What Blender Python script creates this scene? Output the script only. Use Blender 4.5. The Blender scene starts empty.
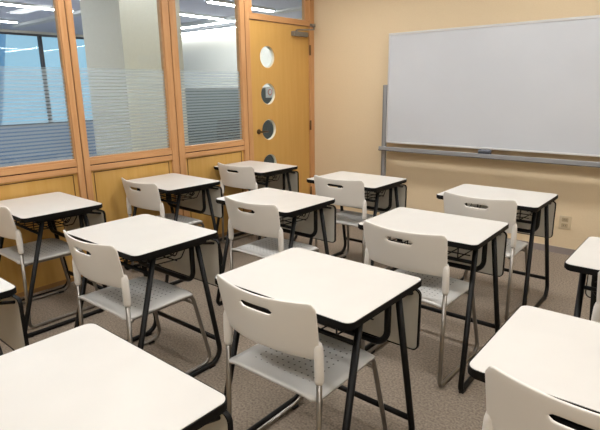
import bpy, bmesh, math, random
from mathutils import Vector, Matrix
random.seed(4)
PI = math.pi
C = bpy.context.scene.collection

# ------------------------------------------------------------------ materials
def lin(c):
    return tuple(((v / 255 / 12.92) if v / 255 <= .04045 else ((v / 255 + .055) / 1.055) ** 2.4) for v in c) + (1.0,)

def mat(name, rgb, rough=.5, metal=0.0, spec=.5):
    m = bpy.data.materials.new(name); m.use_nodes = True
    b = m.node_tree.nodes['Principled BSDF']
    b.inputs['Base Color'].default_value = lin(rgb)
    b.inputs['Roughness'].default_value = rough
    b.inputs['Metallic'].default_value = metal
    b.inputs['Specular IOR Level'].default_value = spec
    return m

def N(m, t, **kw):
    n = m.node_tree.nodes.new(t)
    for k, v in kw.items(): setattr(n, k, v)
    return n

def link(m, a, b): m.node_tree.links.new(a, b)

def noisy(name, c1, c2, scale, rough=.5, stretch=(1, 1, 1), detail=4, bump=0.0, lo=.35, hi=.65, spec=.5, bscale=None):
    m = mat(name, c1, rough, 0, spec); b = m.node_tree.nodes['Principled BSDF']
    tc = N(m, 'ShaderNodeTexCoord'); mp = N(m, 'ShaderNodeMapping'); mp.inputs['Scale'].default_value = stretch
    nz = N(m, 'ShaderNodeTexNoise'); nz.inputs['Scale'].default_value = scale; nz.inputs['Detail'].default_value = detail
    r = N(m, 'ShaderNodeValToRGB')
    r.color_ramp.elements[0].position = lo; r.color_ramp.elements[0].color = lin(c1)
    r.color_ramp.elements[1].position = hi; r.color_ramp.elements[1].color = lin(c2)
    link(m, tc.outputs['Object'], mp.inputs['Vector']); link(m, mp.outputs['Vector'], nz.inputs['Vector'])
    link(m, nz.outputs['Fac'], r.inputs['Fac']); link(m, r.outputs['Color'], b.inputs['Base Color'])
    if bump:
        n2 = nz
        if bscale:
            n2 = N(m, 'ShaderNodeTexNoise'); n2.inputs['Scale'].default_value = bscale
            link(m, tc.outputs['Object'], n2.inputs['Vector'])
        bp = N(m, 'ShaderNodeBump'); bp.inputs['Strength'].default_value = bump; bp.inputs['Distance'].default_value = .004
        link(m, n2.outputs['Fac'], bp.inputs['Height']); link(m, bp.outputs['Normal'], b.inputs['Normal'])
    return m

def emit(name, rgb, s):
    m = bpy.data.materials.new(name); m.use_nodes = True; nt = m.node_tree
    nt.nodes.remove(nt.nodes['Principled BSDF'])
    e = nt.nodes.new('ShaderNodeEmission'); e.inputs['Color'].default_value = lin(rgb); e.inputs['Strength'].default_value = s
    nt.links.new(e.outputs[0], nt.nodes['Material Output'].inputs['Surface'])
    return m

def glass_mat(name, tint, refl=.06):
    m = bpy.data.materials.new(name); m.use_nodes = True; nt = m.node_tree
    nt.nodes.remove(nt.nodes['Principled BSDF'])
    t = nt.nodes.new('ShaderNodeBsdfTransparent'); t.inputs[0].default_value = lin(tint)
    g = nt.nodes.new('ShaderNodeBsdfGlossy'); g.inputs['Roughness'].default_value = .02
    fc = nt.nodes.new('ShaderNodeLayerWeight')
    pw = nt.nodes.new('ShaderNodeMath'); pw.operation = 'POWER'; pw.inputs[1].default_value = 4.0
    lw = nt.nodes.new('ShaderNodeMath'); lw.operation = 'MULTIPLY_ADD'; lw.inputs[1].default_value = .5; lw.inputs[2].default_value = refl * .5
    nt.links.new(fc.outputs['Facing'], pw.inputs[0]); nt.links.new(pw.outputs[0], lw.inputs[0])
    mx = nt.nodes.new('ShaderNodeMixShader')
    nt.links.new(lw.outputs[0], mx.inputs[0]); nt.links.new(t.outputs[0], mx.inputs[1]); nt.links.new(g.outputs[0], mx.inputs[2])
    nt.links.new(mx.outputs[0], nt.nodes['Material Output'].inputs['Surface'])
    return m

def film_mat():
    """frosted privacy film: fine horizontal frosted bars, clear gaps widening downwards"""
    m = bpy.data.materials.new('striped_film'); m.use_nodes = True; nt = m.node_tree
    nt.nodes.remove(nt.nodes['Principled BSDF'])
    tc = N(m, 'ShaderNodeTexCoord'); sp = N(m, 'ShaderNodeSeparateXYZ'); link(m, tc.outputs['Object'], sp.inputs[0])
    def math_(op, a, b=None):
        n = N(m, 'ShaderNodeMath', operation=op)
        for i, v in enumerate((a, b)):
            if v is None: continue
            if isinstance(v, (int, float)): n.inputs[i].default_value = v
            else: link(m, v, n.inputs[i])
        return n.outputs[0]
    z = sp.outputs['Z']
    fr = math_('FRACT', math_('DIVIDE', z, .0255))
    mr = N(m, 'ShaderNodeMapRange'); link(m, z, mr.inputs['Value'])
    mr.inputs['From Min'].default_value = .95; mr.inputs['From Max'].default_value = 1.62
    mr.inputs['To Min'].default_value = .52; mr.inputs['To Max'].default_value = .82
    bar = math_('LESS_THAN', fr, mr.outputs[0])
    fac = math_('ADD', math_('MULTIPLY', bar, .32), .12)
    t = N(m, 'ShaderNodeBsdfTransparent'); t.inputs[0].default_value = (.97, .98, 1, 1)
    d = N(m, 'ShaderNodeBsdfDiffuse'); d.inputs[0].default_value = lin((236, 238, 240))
    tr = N(m, 'ShaderNodeBsdfTranslucent'); tr.inputs[0].default_value = lin((236, 240, 244))
    m1 = N(m, 'ShaderNodeMixShader'); m1.inputs[0].default_value = .55
    link(m, d.outputs[0], m1.inputs[1]); link(m, tr.outputs[0], m1.inputs[2])
    m2 = N(m, 'ShaderNodeMixShader'); link(m, fac, m2.inputs[0])
    link(m, t.outputs[0], m2.inputs[1]); link(m, m1.outputs[0], m2.inputs[2])
    link(m, m2.outputs[0], nt.nodes['Material Output'].inputs['Surface'])
    return m

def seat_mat():
    m = mat('perforated_seat', (210, 210, 207), .5)
    b = m.node_tree.nodes['Principled BSDF']
    tc = N(m, 'ShaderNodeTexCoord'); sp = N(m, 'ShaderNodeSeparateXYZ'); link(m, tc.outputs['Object'], sp.inputs[0])
    def math_(op, a, b_=None):
        n = N(m, 'ShaderNodeMath', operation=op)
        for i, v in enumerate((a, b_)):
            if v is None: continue
            if isinstance(v, (int, float)): n.inputs[i].default_value = v
            else: link(m, v, n.inputs[i])
        return n.outputs[0]
    def cell(s, per):
        return math_('MULTIPLY', math_('SUBTRACT', math_('FRACT', math_('DIVIDE', math_('ADD', s, 10), per)), .5), per)
    x, y = sp.outputs['X'], sp.outputs['Y']
    cx, cy = cell(x, .03), cell(y, .03)
    r2 = math_('ADD', math_('MULTIPLY', cx, cx), math_('MULTIPLY', cy, cy))
    hole = math_('LESS_THAN', r2, .0038 ** 2)
    ax, ay = math_('ABSOLUTE', x), math_('ABSOLUTE', math_('ADD', y, .04))
    inx, iny = math_('LESS_THAN', ax, .15), math_('LESS_THAN', ay, .135)
    f = math_('MULTIPLY', hole, math_('MULTIPLY', inx, iny))
    mx = N(m, 'ShaderNodeMixRGB'); mx.inputs[1].default_value = lin((210, 210, 207)); mx.inputs[2].default_value = lin((70, 70, 70))
    link(m, f, mx.inputs[0]); link(m, mx.outputs[0], b.inputs['Base Color'])
    return m

M = dict(
    laminate=noisy('white_laminate', (210, 208, 203), (213, 211, 206), 6, .38, spec=.4),
    black=mat('black_metal', (9, 9, 9), .45, 0, .25),
    edge=mat('black_edging', (9, 9, 9), .6, 0, .2),
    wire=mat('black_wire', (12, 12, 12), .4, 0, .3),
    panel=noisy('cream_panel', (216, 213, 202), (222, 219, 208), 5, .5),
    plastic=noisy('white_plastic', (226, 223, 217), (230, 227, 221), 4, .45),
    seat=seat_mat(),
    chrome=mat('brushed_chrome', (146, 142, 136), .28, .9),
    rubber=mat('black_rubber', (22, 22, 22), .7),
    carpet=noisy('carpet', (122, 111, 99), (165, 153, 139), 90, .95, detail=5, bump=.5, lo=.3, hi=.7, spec=.1),
    carpet2=noisy('office_carpet', (158, 158, 166), (172, 172, 180), 60, .95, spec=.1),
    wall=noisy('cream_wallpaper', (224, 205, 172), (227, 209, 177), 120, .8, bump=.15, spec=.2),
    wall_plain=noisy('white_office_wall', (226, 220, 206), (230, 224, 211), 40, .8, spec=.2),
    ceiling=noisy('white_ceiling', (236, 234, 230), (228, 226, 222), 30, .9, spec=.1),
    ceiling2=noisy('grey_ceiling', (226, 225, 234), (220, 219, 229), 30, .9, spec=.1),
    wood=noisy('orange_wood', (208, 160, 112), (198, 147, 98), 7, .42, (6, 6, .5), 5, spec=.4),
    woodh=noisy('orange_wood_rail', (208, 160, 112), (198, 147, 98), 7, .42, (6, .5, 6), 5, spec=.4),
    ywood=noisy('yellow_wood_panel', (212, 170, 98), (204, 160, 84), 5, .4, (4, 4, .4), 4, spec=.4),
    dwood=noisy('yellow_door_veneer', (212, 168, 96), (208, 163, 90), 5, .4, (5, 5, .35), 4, spec=.4),
    groove=mat('dark_groove', (74, 44, 26), .8),
    base=mat('grey_baseboard', (150, 141, 138), .6),
    basew=noisy('brown_baseboard', (164, 124, 74), (150, 112, 66), 6, .6),
    glass=glass_mat('clear_glass', (244, 250, 250)),
    film=film_mat(),
    steel=mat('grey_steel', (148, 148, 146), .35, .8),
    closer=mat('grey_closer_body', (138, 134, 128), .45, .5),
    brass=mat('dark_bronze', (96, 78, 56), .4, .7),
    hinge=mat('bronze_hinge', (112, 84, 52), .45, .6),
    rim=mat('cream_rim', (240, 232, 210), .5),
    board=noisy('whiteboard_enamel', (199, 204, 211), (202, 207, 214), 2, .22, spec=.5),
    alu=mat('aluminium', (208, 209, 210), .4, .2),
    sill=mat('blue_grey_sill', (108, 132, 162), .7),
    alul=mat('tray_aluminium', (158, 161, 166), .4, .3),
    alud=mat('grey_aluminium', (128, 131, 136), .4, .6),
    trayb=mat('dark_tray_lip', (62, 62, 64), .5),
    felt=mat('dark_felt', (44, 46, 52), .9),
    blue=mat('eraser_body', (98, 104, 116), .5),
    outlet=mat('outlet_plate', (206, 190, 160), .5),
    outd=mat('outlet_socket', (178, 160, 130), .5),
    teal=noisy('grey_green_fabric', (92, 104, 106), (82, 94, 97), 60, .9, spec=.1),
    mull=mat('dark_mullion', (52, 58, 70), .5),
    dark=mat('dark_upholstery', (44, 48, 52), .8),
    paper=mat('white_card', (235, 235, 232), .7),
    pink=mat('pink_print', (214, 150, 140), .7),
    conc=noisy('pale_blue_facade', (150, 186, 220), (176, 206, 232), 1.2, .7),
    steelw=mat('white_steel', (226, 236, 246), .5),
    tube=emit('office_tube', (250, 250, 255), 45.0),
    diff=emit('classroom_diffuser', (254, 251, 248), 19.2),
    conc2=noisy('pavement', (150, 150, 150), (165, 165, 165), 3, .9),
)

# ------------------------------------------------------------------ mesh helpers
def box(bm, x0, x1, y0, y1, z0, z1):
    v = [bm.verts.new((x, y, z)) for z in (z0, z1) for y in (y0, y1) for x in (x0, x1)]
    for f in ((0, 2, 3, 1), (4, 5, 7, 6), (0, 1, 5, 4), (2, 6, 7, 3), (0, 4, 6, 2), (1, 3, 7, 5)):
        bm.faces.new([v[i] for i in f])

def fillet(pts, rad, n=6):
    pts = [Vector(p) for p in pts]; out = [pts[0]]
    for i in range(1, len(pts) - 1):
        r = rad[i - 1] if isinstance(rad, (list, tuple)) else rad
        a, b, c = pts[i - 1], pts[i], pts[i + 1]
        d1 = (a - b).normalized(); d2 = (c - b).normalized()
        ang = d1.angle(d2)
        if r <= 0 or ang > PI - .02: out.append(b); continue
        t = min(r / math.tan(ang / 2), (a - b).length * .49, (c - b).length * .49)
        p0, p2 = b + d1 * t, b + d2 * t
        rr = t * math.tan(ang / 2); ctr = b + (d1 + d2).normalized() * (rr / math.sin(ang / 2))
        u = (p0 - ctr); w = (p2 - ctr); tot = u.angle(w)
        for k in range(n + 1):
            s = k / n
            out.append(ctr + (u * math.sin((1 - s) * tot) + w * math.sin(s * tot)) / math.sin(tot))
    out.append(pts[-1]); return out

def tube(bm, pts, r, rad=0, sides=10, n=6):
    P = fillet(pts, rad, n); rings = []
    t0 = (P[1] - P[0]).normalized()
    ref = Vector((0, 0, 1)) if abs(t0.z) < .9 else Vector((1, 0, 0))
    u = t0.cross(ref).normalized()
    for i, p in enumerate(P):
        if i == 0: t = t0
        elif i == len(P) - 1: t = (P[i] - P[i - 1]).normalized()
        else: t = ((P[i] - P[i - 1]).normalized() + (P[i + 1] - P[i]).normalized()).normalized()
        u = (u - t * u.dot(t)).normalized(); w = t.cross(u)
        rings.append([bm.verts.new(p + (u * math.cos(2 * PI * k / sides) + w * math.sin(2 * PI * k / sides)) * r) for k in range(sides)])
    for a, b in zip(rings, rings[1:]):
        for k in range(sides):
            f = bm.faces.new((a[k], a[(k + 1) % sides], b[(k + 1) % sides], b[k])); f.smooth = True
    bm.faces.new(rings[0][::-1]); bm.faces.new(rings[-1])

def rrect(x0, x1, y0, y1, r, n=6):
    out = []
    for cx, cy, a in ((x1 - r, y1 - r, 0), (x0 + r, y1 - r, PI / 2), (x0 + r, y0 + r, PI), (x1 - r, y0 + r, 1.5 * PI)):
        for k in range(n + 1):
            t = a + PI / 2 * k / n; out.append((cx + r * math.cos(t), cy + r * math.sin(t)))
    return out

def prism(bm, pts, z0, z1, to=lambda a, b, c: (a, b, c)):
    lo = [bm.verts.new(to(x, y, z0)) for x, y in pts]; hi = [bm.verts.new(to(x, y, z1)) for x, y in pts]
    bm.faces.new(lo[::-1]); bm.faces.new(hi); n = len(pts)
    for i in range(n): bm.faces.new((lo[i], lo[(i + 1) % n], hi[(i + 1) % n], hi[i]))

def ring(bm, outer, inner, z0, z1, to=lambda a, b, c: (a, b, c)):
    n = len(outer)
    V = [[bm.verts.new(to(x, y, z)) for x, y in P] for P in (outer, inner) for z in (z0, z1)]
    o0, o1, i0, i1 = V
    for k in range(n):
        j = (k + 1) % n
        bm.faces.new((o0[k], o0[j], o1[j], o1[k])); bm.faces.new((i0[j], i0[k], i1[k], i1[j]))
        bm.faces.new((o1[k], o1[j], i1[j], i1[k])); bm.faces.new((o0[j], o0[k], i0[k], i0[j]))

def circ(cx, cy, r, n=32): return [(cx + r * math.cos(2 * PI * k / n), cy + r * math.sin(2 * PI * k / n)) for k in range(n)]

def obj(name, bm, m, parent=None, bevel=0, seg=2, mods=None):
    bmesh.ops.recalc_face_normals(bm, faces=bm.faces[:])
    me = bpy.data.meshes.new(name); bm.to_mesh(me); bm.free()
    o = bpy.data.objects.new(name, me); C.objects.link(o)
    me.materials.append(m)
    if parent: o.parent = parent
    if bevel:
        b = o.modifiers.new('bevel', 'BEVEL'); b.width = bevel; b.segments = seg; b.limit_method = 'ANGLE'
    return o

def bx(name, m, dims, parent=None, bevel=0):
    bm = bmesh.new(); box(bm, *dims); return obj(name, bm, m, parent, bevel)

def thing(name, label, cat, loc=(0, 0, 0), rz=0, group=None):
    o = bpy.data.objects.new(name, None); C.objects.link(o)
    o.empty_display_size = .1
    o.location = loc; o.rotation_euler = (0, 0, rz); tag(o, label, cat, group); return o

def tag(o, label, cat, group=None):
    o['label'] = label; o['category'] = cat
    if group: o['group'] = group
    return o

def struct(o): o['kind'] = 'structure'; return o

def dup(root, loc, rz, label):
    r = root.copy(); C.objects.link(r); r.location = loc; r.rotation_euler = (0, 0, rz); r['label'] = label
    for ch in list(root.children):
        c = ch.copy(); C.objects.link(c); c.parent = r
        for g in list(ch.children):
            d = g.copy(); C.objects.link(d); d.parent = c
    return r

# ------------------------------------------------------------------ room
XW, YW, XR, YB, HC = -.371, 5.34, 5.3, -1.6, 2.7
struct(bx('floor', M['carpet'], (XW - .06, XR + .1, YB - .1, YW + .1, -.06, 0)))
struct(bx('ceiling', M['ceiling'], (XW - .06, XR + .1, YB - .1, YW + .1, HC, HC + .06)))
struct(bx('wall_front', M['wall'], (XW - .06, XR + .1, YW, YW + .1, 0, HC)))
struct(bx('wall_right', M['wall'], (XR, XR + .1, YB, YW, 0, HC)))
struct(bx('wall_back', M['wall'], (XW - .06, XR, YB - .1, YB, 0, HC)))
struct(bx('baseboard_front', M['base'], (XW + .03, XR, YW - .007, YW, 0, .058)))

# left wall: timber partition.  fields between posts
POSTS = [(-.46, -.36), (.57, .675), (1.485, 1.59), (2.401, 2.506), (3.283, 3.427), (4.182, 4.312)]
XF = -.352        # face of the timber
bm = bmesh.new()
box(bm, XW - .04, XW - .006, YB, POSTS[-1][0], .034, .86)
struct(obj('wall_left', bm, M['ywood']))
struct(bx('baseboard_left', M['basew'], (XW - .04, XW - .002, YB, POSTS[-1][0], 0, .034)))
tn = 0
def trim(m, dims, bevel=.004):
    global tn
    tn += 1
    return struct(bx('trim_%d' % tn, m, dims, None, bevel))
for i, (a, b) in enumerate(POSTS):
    mid = a + (b - a) * .5
    bm = bmesh.new(); box(bm, XW - .05, XF, a, mid - .004, 0, HC); box(bm, XW - .05, XF, mid + .004, b, 0, HC)
    tn += 1; t = struct(obj('trim_%d' % tn, bm, M['wood'], None, .004))
    bx('groove', M['groove'], (XW - .05, XF - .012, mid - .004, mid + .004, 0, HC), t)
fields = [(YB, POSTS[0][0])] + [(POSTS[i][1], POSTS[i + 1][0]) for i in range(len(POSTS) - 1)]
for i, (a, b) in enumerate(fields):
    # rail under the glass (two members with a shadow line) and thin panel frame
    bm = bmesh.new(); box(bm, XW - .05, XF - .004, a, b, .905, .945); box(bm, XW - .05, XF - .004, a, b, .855, .897)
    tn += 1; t = struct(obj('trim_%d' % tn, bm, M['woodh'], None, .004))
    bx('groove', M['groove'], (XW - .05, XF - .016, a, b, .897, .905), t)
    bx('groove', M['groove'], (XW - .03, XW - .003, a + .03, b - .03, .838, .843), t)
    bx('groove', M['groove'], (XW - .03, XW - .003, b - .035, b - .03, .06, .843), t)
    bx('groove', M['groove'], (XW - .03, XW - .003, a + .03, a + .035, .06, .843), t)
    # window: frame, glass and film
    w = bmesh.new()
    f = .006
    box(w, XW - .04, XF - .012, a, a + f, .945, 2.62); box(w, XW - .04, XF - .012, b - f, b, .945, 2.62)
    box(w, XW - .04, XF - .012, a + f, b - f, .945, .962); box(w, XW - .04, XF - .012, a + f, b - f, 2.56, 2.62)
    wo = struct(obj('window_%d' % (i + 1), w, M['woodh'], None, .003))
    bx('pane', M['glass'], (XW - .012, XW - .006, a + f, b - f, .962, 2.56), wo)
    fm = bmesh.new()
    vs = [fm.verts.new(p) for p in ((XW - .0135, a + f, .962), (XW - .0135, b - f, .962), (XW - .0135, b - f, 1.638), (XW - .0135, a + f, 1.638))]
    fm.faces.new(vs); obj('privacy_film', fm, M['film'], wo)
trim(M['woodh'], (XW - .05, XF, YB, POSTS[-1][1], 2.62, HC))

# door with transom
DY0, DY1, DZ = 4.318, 5.258, 2.137
trim(M['wood'], (XW - .05, XF + .004, DY1 + .004, YW, 0, HC))             # hinge-side jamb
trim(M['woodh'], (XW - .05, XF, POSTS[-1][1], DY1 + .004, DZ + .006, DZ + .066))   # head rail
tw = bmesh.new()
box(tw, XW - .04, XF - .006, DY0, DY0 + .04, DZ + .066, 2.62); box(tw, XW - .04, XF - .006, DY1 - .06, DY1 + .004, DZ + .066, 2.62)
box(tw, XW - .04, XF - .006, DY0 + .04, DY1 - .06, 2.56, 2.62)
two = struct(obj('window_%d' % (len(fields) + 1), tw, M['wood'], None, .003))
bx('pane', M['glass'], (XW - .012, XW - .006, DY0 + .04, DY1 - .06, DZ + .066, 2.56), two)
trim(M['woodh'], (XW - .05, XF, POSTS[-1][1], DY1 + .004, 2.62, HC))

CY, CR, CS = 4.572, .111, .13
cz = [1.789, 1.412, 1.036, .66]
d = bmesh.new(); x0, x1 = XW - .036, XW + .004
def quad2(y0, y1, z0, z1):
    for x in (x0, x1): d.faces.new([d.verts.new((x, *p)) for p in ((y0, z0), (y1, z0), (y1, z1), (y0, z1))])
quad2(DY0, CY - CS, .008, DZ); quad2(CY + CS, DY1, .008, DZ)
zs = .008
for c in sorted(cz): quad2(CY - CS, CY + CS, zs, c - CS); zs = c + CS
quad2(CY - CS, CY + CS, zs, DZ)
n = 40
for c in cz:
    for k in range(n):
        p = []
        for j in (k, k + 1):
            t = 2 * PI * j / n; s = CS / max(abs(math.cos(t)), abs(math.sin(t)))
            p.append(((CY + CR * math.cos(t), c + CR * math.sin(t)), (CY + s * math.cos(t), c + s * math.sin(t))))
        for x in (x0, x1): d.faces.new([d.verts.new((x, *q)) for q in (p[0][0], p[0][1], p[1][1], p[1][0])])
        d.faces.new([d.verts.new(q) for q in ((x0, *p[0][0]), (x0, *p[1][0]), (x1, *p[1][0]), (x1, *p[0][0]))])
for q in (((DY0, .008), (DY1, .008)), ((DY1, .008), (DY1, DZ)), ((DY1, DZ), (DY0, DZ)), ((DY0, DZ), (DY0, .008))):
    d.faces.new([d.verts.new(v) for v in ((x0, *q[0]), (x0, *q[1]), (x1, *q[1]), (x1, *q[0]))])
bmesh.ops.remove_doubles(d, verts=d.verts[:], dist=.0002)
door = struct(obj('door_1', d, M['dwood']))
toX = lambda a, b, c: (c, a, b)
for c in cz:
    b = bmesh.new(); ring(b, circ(CY, c, CR - .0005), circ(CY, c, CR - .006), x0 + .002, x1 - .006, toX)
    rm = obj('porthole_rim', b, M['rim'], door)
    b = bmesh.new(); prism(b, circ(CY, c, CR - .006), x0 + .012, x0 + .017, toX); obj('porthole_glass', b, M['glass'], rm)
# lever handle
b = bmesh.new(); tube(b, [(x1, 4.405, 1.025), (x1 + .008, 4.405, 1.025)], .027, 0, 20)
h = obj('door_handle', b, M['brass'], door)
b = bmesh.new(); tube(b, [(x1 + .006, 4.405, 1.025), (x1 + .05, 4.405, 1.025), (x1 + .05, 4.5, 1.022)], .0095, .015)
obj('lever', b, M['brass'], h)
for z in (1.886, 1.042, .25):
    b = bmesh.new(); tube(b, [(XF + .008, DY1 + .001, z - .055), (XF + .008, DY1 + .001, z + .055)], .011, 0, 10)
    obj('hinge', b, M['hinge'], door)
cl = bx('door_closer', M['closer'], (x1, x1 + .05, 4.955, 5.2, 2.022, 2.072), door, .006)
b = bmesh.new(); tube(b, [(x1 + .025, 5.02, 2.07), (x1 + .025, 5.02, 2.088)], .012)
tube(b, [(x1 + .025, 5.02, 2.088), (x1 + .16, 5.16, 2.09)], .008)
tube(b, [(x1 + .16, 5.16, 2.094), (XF + .03, 5.285, 2.15)], .007)
box(b, XF + .004, XF + .032, 5.262, 5.33, 2.14, 2.17)
obj('closer_arm', b, M['closer'], cl)

# ------------------------------------------------------------------ office beyond the partition
OX, OY = -8.1, 8.0
struct(bx('floor_office', M['carpet2'], (OX - .2, XW - .06, YB - .1, OY + .1, -.06, 0)))
struct(bx('ceiling_office', M['ceiling2'], (OX - .2, XW - .06, YB - .1, OY + .1, HC, HC + .06)))
struct(bx('wall_office_north', M['wall_plain'], (OX, XW + .3, OY, OY + .1, 0, HC)))
struct(bx('wall_office_south', M['wall_plain'], (OX, XW - .06, YB - .1, YB, 0, HC)))
struct(bx('wall_office_east', M['wall_plain'], (XW - .06, XW + .04, YW + .1, OY, 0, HC)))
struct(bx('wall_office_pillar', M['wall_plain'], (-2.05, -1.3, 3.47, 4.2, 0, HC)))
bm = bmesh.new(); struct(bx('wall_office_sill', M['sill'], (OX - .15, OX, YB, OY, 0, .75))); box(bm, OX - .15, OX, YB, OY, 2.65, HC)
struct(obj('wall_office_west', bm, M['wall_plain']))
trim(M['ceiling'], (OX, XW - .5, 6.98, 7.18, HC - .035, HC), .01)
trim(M['ceiling'], (-7.2, -4.6, 4.82, 4.98, HC - .05, HC), .01)
yy = YB; k = len(fields) + 2
while yy < OY - .1:
    y1 = min(yy + 1.22, OY)
    w = bmesh.new(); f = .035
    box(w, OX - .1, OX - .03, yy, yy + f, .75, 2.65); box(w, OX - .1, OX - .03, y1 - f, y1, .75, 2.65)
    box(w, OX - .1, OX - .03, yy + f, y1 - f, .75, .79); box(w, OX - .1, OX - .03, yy + f, y1 - f, 2.61, 2.65)
    wo = struct(obj('window_%d' % k, w, M['mull'])); k += 1
    bx('pane', M['glass'], (OX - .07, OX - .064, yy + f, y1 - f, .79, 2.61), wo)
    yy = y1
G = 'strip lights on the office ceiling'
def strip(x0, x1, y0, y1, z, label):
    t = thing('ceiling_light', label, 'light', ((x0 + x1) / 2, (y0 + y1) / 2, z), 0, G)
    hx, hy = (x1 - x0) / 2, (y1 - y0) / 2
    bx('housing', M['ceiling'], (-hx - .02, hx + .02, -hy - .02, hy + .02, -.03, 0), t)
    bx('lamp', M['tube'], (-hx, hx, -hy, hy, -.042, -.03), t)
strip(-4.69, -4.61, 2.0, 4.7, HC, 'long white strip light crossing the top of the left glass pane')
strip(-6.64, -6.56, 3.4, 4.65, HC, 'short white strip light deep in the office behind the left pane')
strip(-3.77, -3.69, 5.4, 7.0, HC, 'white strip light seen at the top of the third glass pane')
strip(-2.48, -2.40, 5.6, 6.9, HC, 'white strip light seen through the window above the door')
strip(-7.4, -3.0, 7.92, 7.945, HC - .001, 'white strip light along the top of the office end wall')

strip(-.97, -.94, 3.3, 4.1, HC, 'added unseen strip lamp that brightens the corridor side of the office pillar')  # helper lamp out of view, added to lift the pillar's east face
strip(-3.4, -1.5, 2.3, 2.36, HC, 'added unseen strip lamp brightening the front of the pale office pillar')  # invented lamp out of view, fills the pillar's south face
strip(-5.2, -2.7, 7.05, 7.11, HC - .035, 'added strip lamp brightening the office ceiling beam behind the third pane')  # no real fitting: added so the beam and end wall look bright
strip(-5.9, -5.8, 0, 3.0, HC, 'added unseen strip lamp brightening the office left of the first pane')  # extra lamp outside the view, added to raise the office brightness
pt = thing('partition_screen', 'grey-green office partition screen behind the third glass pane', 'partition', (-3.2, 6.4, 0))
bx('screen_panel', M['teal'], (-.03, .03, -1.35, 1.5, .06, 1.46), pt, .008)
bx('top_rail', M['steel'], (-.034, .034, -1.36, 1.51, 1.46, 1.487), pt, .004)
for y in (-1.2, 1.35): bx('foot', M['steel'], (-.2, .2, y - .03, y + .03, 0, .06), pt)
nt_ = thing('notice_card', 'white card with a pinkish ring fixed on the partition, seen through second porthole', 'notice', (-3.168, 7.56, 1.3))
bx('card', M['paper'], (0, .006, -.1, .12, 0, .19), nt_)
b = bmesh.new(); ring(b, circ(.01, .1, .06), circ(.01, .1, .038), .006, .009, toX); obj('printed_ring', b, M['pink'], nt_)

oc = thing('office_chair', 'dark office chair behind the frosted third glass pane', 'chair', (-2.2, 5.75, 0), .6)
b = bmesh.new(); prism(b, rrect(-.23, .23, -.23, .23, .07), .43, .5); obj('seat', b, M['dark'], oc, .02)
b = bmesh.new(); prism(b, rrect(-.21, .21, .58, 1.05, .07), -.24, -.19, lambda a, b_, c: (a, c, b_)); obj('backrest', b, M['dark'], oc, .015)
b = bmesh.new(); tube(b, [(0, 0, .43), (0, 0, .1)], .03); tube(b, [(0, -.1, .42), (0, -.26, .45), (0, -.25, .7)], .02, .05)
for a in range(5):
    t = 2 * PI * a / 5; tube(b, [(0, 0, .11), (.28 * math.cos(t), .28 * math.sin(t), .06)], .02)
    tube(b, [(.28 * math.cos(t), .28 * math.sin(t), 0), (.28 * math.cos(t), .28 * math.sin(t), .055)], .025)
obj('star_base', b, M['rubber'], oc)

# outdoors
struct(bx('ground_outside', M['conc2'], (-60, OX - .2, -30, 40, -4.1, -4)))
bd = thing('building', 'pale blue building outside the far office windows', 'building', (-24, 8, -4))
bx('facade', M['conc'], (-6, 0, -16, -1.2, 0, 11), bd)
bm = bmesh.new()
for i in range(7): box(bm, 0, .12, -16 + i * 2.2, -15.85 + i * 2.2, 0, 11)
for i in range(5): box(bm, 0, .1, -16, -1.2, 1.6 + i * 2.1, 1.75 + i * 2.1)
obj('facade_grid', bm, M['steelw'], bd)
cb = bmesh.new(); tube(cb, [(-16, 6.2, -4), (-16, 8.6, 9)], .5, 0, 12)
tag(obj('steel_column', cb, M['conc']), 'slanted pale blue column outside the far office windows', 'column')

# ------------------------------------------------------------------ whiteboard
wb = thing('whiteboard', 'large wheeled whiteboard standing against the cream front wall', 'whiteboard', (0, 0, 0))
WX0, WX1, WZ0, WZ1, WY = .695, 3.02, .898, 1.99, 5.235
bx('writing_surface', M['board'], (WX0 + .012, WX1 - .012, WY, WY + .02, WZ0 + .015, WZ1 - .02), wb)
bm = bmesh.new()
box(bm, WX0, WX1, WY - .006, WY + .028, WZ1 - .022, WZ1); box(bm, WX0, WX1, WY - .006, WY + .028, WZ0, WZ0 + .016)
box(bm, WX0, WX0 + .014, WY - .006, WY + .028, WZ0 + .016, WZ1 - .022); box(bm, WX1 - .014, WX1, WY - .006, WY + .028, WZ0 + .016, WZ1 - .022)
obj('frame', bm, M['alu'], wb, .003)
for xa in (.643, 3.03):
    po = bx('post', M['alul'], (xa + .014, xa + .046, 5.225, 5.265, .06, 1.49), wb, .004)
    bx('post_channel', M['alud'], (xa + .002, xa + .014, 5.23, 5.262, .06, 1.487), po)
    bx('pivot', M['alud'], (xa + .02, xa + .06, 5.24, 5.26, 1.40, 1.44), po)
    ft = bx('foot', M['alud'], (xa, xa + .048, 5.02, 5.325, .03, .062), wb, .006)
    for y in (5.05, 5.29):
        b = bmesh.new(); tube(b, [(xa + .01, y, .02), (xa + .038, y, .02)], .02, 0, 14); obj('caster', b, M['rubber'], ft)
tr = bx('tray', M['alu'], (.66, 3.09, 5.155, 5.232, .838, .858), wb, .004)
bx('tray_lip', M['alul'], (.66, 3.09, 5.143, 5.155, .828, .866), tr, .003)
bx('underside', M['trayb'], (.655, 3.095, 5.15, 5.225, .822, .838), tr)
er = thing('board_eraser', 'grey whiteboard eraser with dark felt on the whiteboard tray', 'eraser', (1.76, 5.192, .858))
bx('felt_pad', M['felt'], (-.055, .055, -.024, .024, 0, .016), er, .003)
bx('grip', M['blue'], (-.055, .055, -.025, .025, .016, .042), er, .008)

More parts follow.
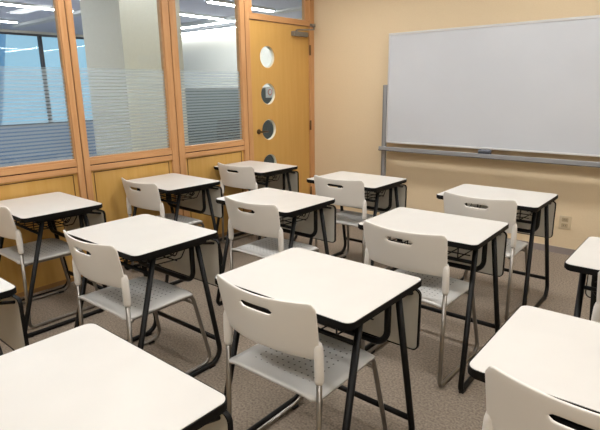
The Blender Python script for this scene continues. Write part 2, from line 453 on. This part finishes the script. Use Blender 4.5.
ol = thing('power_outlet', 'double beige power outlet on the wall below the whiteboard', 'outlet', (2.464, YW, .29))
b = bmesh.new(); prism(b, rrect(-.048, .048, -.06, .06, .008), -.008, 0, lambda a, b_, c: (a, c, b_)); obj('plate', b, M['outlet'], ol, .002)
for z in (-.026, .026):
    b = bmesh.new(); prism(b, rrect(-.026, .026, z - .018, z + .018, .006), -.011, -.008, lambda a, b_, c: (a, c, b_)); s = obj('socket', b, M['outd'], ol)
    b = bmesh.new()
    for x in (-.008, .008): box(b, x - .0015, x + .0015, -.0117, -.011, z - .006, z + .006)
    obj('slot', b, M['rubber'], s)

# classroom ceiling lights (above the frame)
G = 'classroom ceiling panel lights'
for cx in (.45, 2.3, 4.2):
    for cy in (.2, 2.2, 4.2):
        t = thing('ceiling_panel_light', 'white rectangular ceiling light panel over the classroom desks', 'light', (cx, cy, HC), 0, G)
        b = bmesh.new(); ring(b, rrect(-.64, .64, -.16, .16, .01), rrect(-.61, .61, -.13, .13, .008), -.03, 0); obj('housing', b, M['ceiling'], t)
        bx('diffuser', M['diff'], (-.61, .61, -.13, .13, -.022, -.014), t)

# ------------------------------------------------------------------ desk
W2, D2 = .3365, .2575
def make_desk(label):
    t = thing('school_desk', label, 'desk', group='white school desks set out in rows')
    b = bmesh.new(); prism(b, rrect(-W2 + .004, W2 - .004, -D2 + .004, D2 - .004, .03, 8), .718, .74); tt = obj('tabletop', b, M['laminate'], t)
    b = bmesh.new(); ring(b, rrect(-W2, W2, -D2, D2, .034, 8), rrect(-W2 + .004, W2 - .004, -D2 + .004, D2 - .004, .03, 8), .7165, .7385)
    obj('edge_band', b, M['edge'], tt)
    b = bmesh.new(); prism(b, rrect(-W2 + .006, W2 - .006, -D2 + .006, D2 - .006, .03, 8), .710, .717); obj('underside', b, M['edge'], tt)
    for xt, xf in ((-.278, -.248), (.288, .342)):
        b = bmesh.new()
        tube(b, [(xt, -.125, .706), (xf, -.352, .0135), (xf, .218, .0135), (xt, .135, .706)], .0135, [.022, .075], 12)
        lg = obj('leg_frame', b, M['black'], t)
        b = bmesh.new(); tube(b, [(xf, -.352, .001), (xf, -.31, .001)], .0001, 0, 4); b.free()
        bx('foot_pad', M['rubber'], (xf - .011, xf + .011, -.34, -.30, 0, .006), lg)
        bx('foot_pad', M['rubber'], (xf - .011, xf + .011, .12, .16, 0, .006), lg)
        bx('side_rail', M['black'], (xt - .014, xt + .014, -.17, .19, .686, .706), t, .003)
    def legy(z, top, bot): return top + (bot - top) * (.706 - z) / .69
    b = bmesh.new(); yz = .206; tube(b, [(-.252, yz, .135), (.333, yz, .135)], .0125, 0, 12); obj('stretcher', b, M['black'], t)
    b = bmesh.new(); tube(b, [(-.268, .13, .706), (-.268, .13, .478), (.25, .13, .478), (.25, .13, .706)], .0135, .06, 12); rk = obj('book_rack', b, M['black'], t)
    b = bmesh.new(); tube(b, [(-.27, -.155, .617), (.296, -.155, .617)], .0095, 0, 10); obj('front_rail', b, M['black'], rk)
    b = bmesh.new()
    for i in range(7):
        x = -.21 + .07 * i
        tube(b, [(x, -.155, .624), (x, .09, .612), (x, .122, .66), (x, .122, .705)], .0032, .02, 6, 3)
        if i % 2 == 0: tube(b, [(x, -.155, .617), (x, -.155, .705)], .0032, 0, 6)
    for y in (-.06, .04): tube(b, [(-.24, y, .618), (.24, y, .618)], .0032, 0, 6)
    obj('rack_wires', b, M['wire'], rk)
    b = bmesh.new()
    for dx in (0, .022):
        tube(b, [(.2 + dx, .02, .706), (.2 + dx, .02, .655), (.2 + dx, .045, .635), (.2 + dx, .062, .66)], .0036, .012, 6, 4)
    tube(b, [(.2, -.11, .694), (.2, .12, .694)], .0036, 0, 6)
    obj('bag_hook', b, M['wire'], t)
    to = lambda a, b_, c: (a, c, b_)
    b = bmesh.new(); prism(b, rrect(-.316, .318, .424, .682, .022), .254, .264, to); mp = obj('modesty_panel', b, M['panel'], t)
    b = bmesh.new(); ring(b, rrect(-.321, .323, .419, .687, .026), rrect(-.316, .318, .424, .682, .022), .252, .266, to)
    obj('edge_band', b, M['edge'], mp)
    for x in (-.275, .288):
        b = bmesh.new(); tube(b, [(x, .15, .695), (x, .25, .668)], .007); obj('panel_bracket', b, M['black'], mp)
    return t

# ------------------------------------------------------------------ chair (origin: floor point under the seat, backrest plane at y=-.235)
def smooth(o):
    for p in o.data.polygons: p.use_smooth = True
    return o

def make_chair(label):
    t = thing('classroom_chair', label, 'chair', group='white plastic chairs at the desks')
    # backrest shell: columns u, rows z
    HW_T, HW_B, ZB, ZT = .233, .220, .588, .810
    us = sorted(set([round(-1 + 2 * i / 36, 5) for i in range(37)]))
    SX, SZ0, SZ1 = .070, .735, .759
    def X(u, z): return u * (HW_B + (HW_T - HW_B) * min(1, max(0, (z - ZB) / (ZT - ZB))) ** .55)
    def Y(u, z): return -.236 - .048 * (1 - u * u) - .042 * (z - ZB) / (ZT - ZB)
    def top(u):
        a = max(0, abs(u) - .885) / .115
        return ZT - .010 * (1 - u * u) - .027 * (1 - math.sqrt(max(0, 1 - a * a)))
    def bot(u):
        a = max(0, abs(u) - .885) / .115
        return ZB + .006 * (1 - u * u) + .008 * (1 - math.sqrt(max(0, 1 - a * a)))
    levels = [0, .2, .4, .6]
    b = bmesh.new(); grid = {}
    nz = [0, .25, .5, .75, 1]
    rows = []
    for u in us:
        col = []
        x_mid = X(u, .745)
        inside = abs(x_mid) < SX
        if inside:
            dd = max(0, abs(x_mid) - (SX - .012))
            hgt = .012 * math.sqrt(max(0, 1 - (dd / .012) ** 2)) if dd > 0 else .012
            s0, s1 = .747 - hgt, .747 + hgt
        else:
            s0 = s1 = .747
        if not inside: s0, s1 = .747, .747
        lo = [bot(u) + (s0 - bot(u)) * k / 6 for k in range(7)]
        hi = [s1 + (top(u) - s1) * k / 3 for k in range(4)]
        rows.append((lo, hi, inside))
    cols = []
    for u, (lo, hi, ins) in zip(us, rows):
        cl = [b.verts.new((X(u, z), Y(u, z), z)) for z in lo]
        ch = [cl[-1] if (not ins and k == 0) else b.verts.new((X(u, z), Y(u, z), z)) for k, z in enumerate(hi)]
        cols.append((cl, ch))
    for (a, a2), (c, c2) in zip(cols, cols[1:]):
        for P, Q in ((a, c), (a2, c2)):
            for k in range(len(P) - 1):
                vs = [P[k], Q[k], Q[k + 1], P[k + 1]]
                b.faces.new(vs)
    o = smooth(obj('backrest', b, M['plastic'], t))
    s = o.modifiers.new('thick', 'SOLIDIFY'); s.thickness = .009; s.offset = 0
    bv = o.modifiers.new('bevel', 'BEVEL'); bv.width = .003; bv.segments = 2; bv.limit_method = 'ANGLE'; bv.angle_limit = 1.0
    # sockets where the shell meets the legs
    for sx in (-1, 1):
        b = bmesh.new(); secs = [(.505, .0135, .014), (.517, .0165, .017), (.585, .0165, .018), (.632, .015, .017), (.651, .011, .012), (.658, .004, .005)]
        rg = []
        for z, rx, ry in secs:
            cx = sx * (.223 - .003 * (z - .51) / .15); cyy = -.243
            rg.append([b.verts.new((cx + rx * math.cos(2 * PI * k / 14), cyy + ry * math.sin(2 * PI * k / 14), z)) for k in range(14)])
        for p, q in zip(rg, rg[1:]):
            for k in range(14): b.faces.new((p[k], p[(k + 1) % 14], q[(k + 1) % 14], q[k]))
        b.faces.new(rg[0]); b.faces.new(rg[-1]); smooth(obj('back_socket', b, M['plastic'], t))
    # seat shell
    b = bmesh.new(); NX, NY = 16, 18; V = []
    for j in range(NY + 1):
        v = j / NY; row = []
        for i in range(NX + 1):
            u = -1 + 2 * i / NX
            hw = .220 - .004 * v
            y = -.262 + .427 * v; cr = .016 if v < .5 else .045
            # rounded plan corners
            dy = min(y + .262, .165 - y)
            if dy < cr: hw -= cr - math.sqrt(max(0, cr * cr - (cr - dy) ** 2))
            x = u * hw
            z = .447 - .012 * math.sin(PI * min(1, v * 1.15)) * (1 - u * u) - .008 * (abs(u) ** 8)
            if v > .84: z -= .022 * ((v - .84) / .16) ** 2
            if v < .12: z += .010 * ((.12 - v) / .12) ** 2
            row.append(b.verts.new((x, y, z)))
        V.append(row)
    for r, q in zip(V, V[1:]):
        for i in range(NX): b.faces.new((r[i], r[i + 1], q[i + 1], q[i]))
    o = smooth(obj('seat', b, M['seat'], t))
    s = o.modifiers.new('thick', 'SOLIDIFY'); s.thickness = .012; s.offset = -1 if True else 0
    # tubular side frames
    for sx in (-1, 1):
        x = sx * .223
        b = bmesh.new()
        tube(b, [(x, -.243, .535), (x * 1.03, -.262, .0135), (x * 1.03, .225, .0135), (x * .87, .15, .416), (x * .87, -.2, .420), (x, -.242, .424)], .0105, [.03, .05, .035, .03], 10)
        sf = obj('side_frame', b, M['chrome'], t)
        for y in (-.17, .15): bx('glide', M['rubber'], (x - .009, x + .009, y - .018, y + .018, 0, .012), sf, .002)
    b = bmesh.new(); tube(b, [(-.205, .156, .37), (.205, .156, .37)], .0085); obj('cross_bar', b, M['chrome'], t)
    b = bmesh.new(); tube(b, [(-.2, -.17, .419), (.2, -.17, .419)], .0085); obj('cross_bar', b, M['chrome'], t)
    return t

DESKS = {  # x, y, yaw
 'A2': (-.011, 1.968, -.02), 'A3': (-.016, 3.008, -.02), 'A4': (-.016, 3.992, -.006),
 'B1': (1.095, .988, 0), 'B2': (1.126, 1.980, .012), 'B3': (1.138, 3.018, -.004), 'B4': (1.159, 3.982, -.008),
 'C1': (2.268, 1.017, .002), 'C2': (2.273, 2.031, -.003), 'C3': (2.271, 3.068, .021), 'C4': (2.282, 4.040, -.001),
 'D2': (3.318, 2.025, .012), 'D3': (3.323, 3.061, -.003)}
DL = {
 'A4': 'white desk standing in front of the yellow door, beside the timber partition',
 'A3': 'white desk beside the timber partition, directly behind the desk by the yellow door',
 'A2': 'white desk beside the timber partition below the left glass pane, cut by left photo edge',
 'B4': 'white desk in front of the left post of the whiteboard stand',
 'B3': 'white desk directly behind the desk at the left whiteboard post',
 'B2': 'white desk with fully visible top at left centre, two behind the whiteboard-post desk',
 'B1': 'desk at the left photo edge of which only one corner and leg show',
 'C4': 'white desk standing nearest the beige power outlet under the whiteboard',
 'C3': 'white desk directly behind the desk nearest the power outlet',
 'C2': 'white desk in the middle foreground with a slotted chair tucked in front',
 'C1': 'large close white desktop filling the bottom left corner, no chair visible',
 'D3': 'white desk at the right photo edge of which only the left end shows',
 'D2': 'white desk in the bottom right corner with a big close chair back before it'}
CH = {  # dx, dy of the backrest from the desk centre, extra yaw
 'A2': (.01, -.31, 0), 'A3': (.085, -.37, .01), 'A4': (.075, -.355, .02), 'B2': (.080, -.345, .02), 'B3': (.11, -.36, 0), 'B4': (.06, -.362, .01),
 'C2': (.008, -.335, .01), 'C3': (.027, -.395, -.02), 'C4': (.025, -.43, .01), 'D2': (-.027, -.332, 0), 'D3': (.05, -.435, 0)}
CL = {
 'A4': 'white chair at the desk in front of the yellow door',
 'A3': 'white chair against the partition at the second desk behind the yellow door',
 'A2': 'white chair at the left photo edge, half cut off, under the left glass pane',
 'B4': 'white chair at the desk before the left whiteboard post',
 'B3': 'white chair at the second desk back from the left whiteboard post',
 'B2': 'white chair at left centre, third back from the left whiteboard post',
 'C4': 'white chair at the desk nearest the power outlet',
 'C3': 'white chair at the second desk back from the power outlet',
 'C2': 'white chair in the middle foreground with perforated seat and slotted back',
 'D2': 'white chair back in the bottom right corner, largest and nearest',
 'D3': 'white chair at the far right photo edge, only a sliver showing'}
first = None
for k, (x, y, a) in DESKS.items():
    if first is None:
        first = make_desk(DL[k]); first.location = (x, y, 0); first.rotation_euler = (0, 0, a)
    else: dup(first, (x, y, 0), a, DL[k])
firstc = None
for k, (dx, dy, a) in CH.items():
    x, y, da = DESKS[k]; loc = (x + dx, y + dy + .290, 0)
    if firstc is None:
        firstc = make_chair(CL[k]); firstc.location = loc; firstc.rotation_euler = (0, 0, a)
    else: dup(firstc, loc, a, CL[k])

# ------------------------------------------------------------------ world, camera, view
w = bpy.data.worlds.new('World'); bpy.context.scene.world = w; w.use_nodes = True
nt = w.node_tree; bg = nt.nodes['Background']
bg.inputs['Color'].default_value = (.50, .76, 1.0, 1); bg.inputs['Strength'].default_value = .95

cam = bpy.data.cameras.new('camera'); co = bpy.data.objects.new('camera', cam); C.objects.link(co)
yaw, pitch, roll, fpx = -.6995306, -.24796633, -.01278623, 502.4535
f = Vector((math.sin(yaw) * math.cos(pitch), math.cos(yaw) * math.cos(pitch), math.sin(pitch)))
r = f.cross(Vector((0, 0, 1))).normalized(); u = r.cross(f)
r2 = r * math.cos(roll) + u * math.sin(roll); u2 = u * math.cos(roll) - r * math.sin(roll)
mw = Matrix(((r2.x, u2.x, -f.x, 3.4285372), (r2.y, u2.y, -f.y, .5588623), (r2.z, u2.z, -f.z, .7317392 + .74), (0, 0, 0, 1)))
co.matrix_world = mw
cam.sensor_fit = 'HORIZONTAL'; cam.sensor_width = 36; cam.lens = fpx / 600 * 36; cam.clip_start = .02; cam.clip_end = 200
S = bpy.context.scene; S.camera = co
S.view_settings.view_transform = 'Standard'; S.view_settings.look = 'None'
S.view_settings.exposure = 0.0
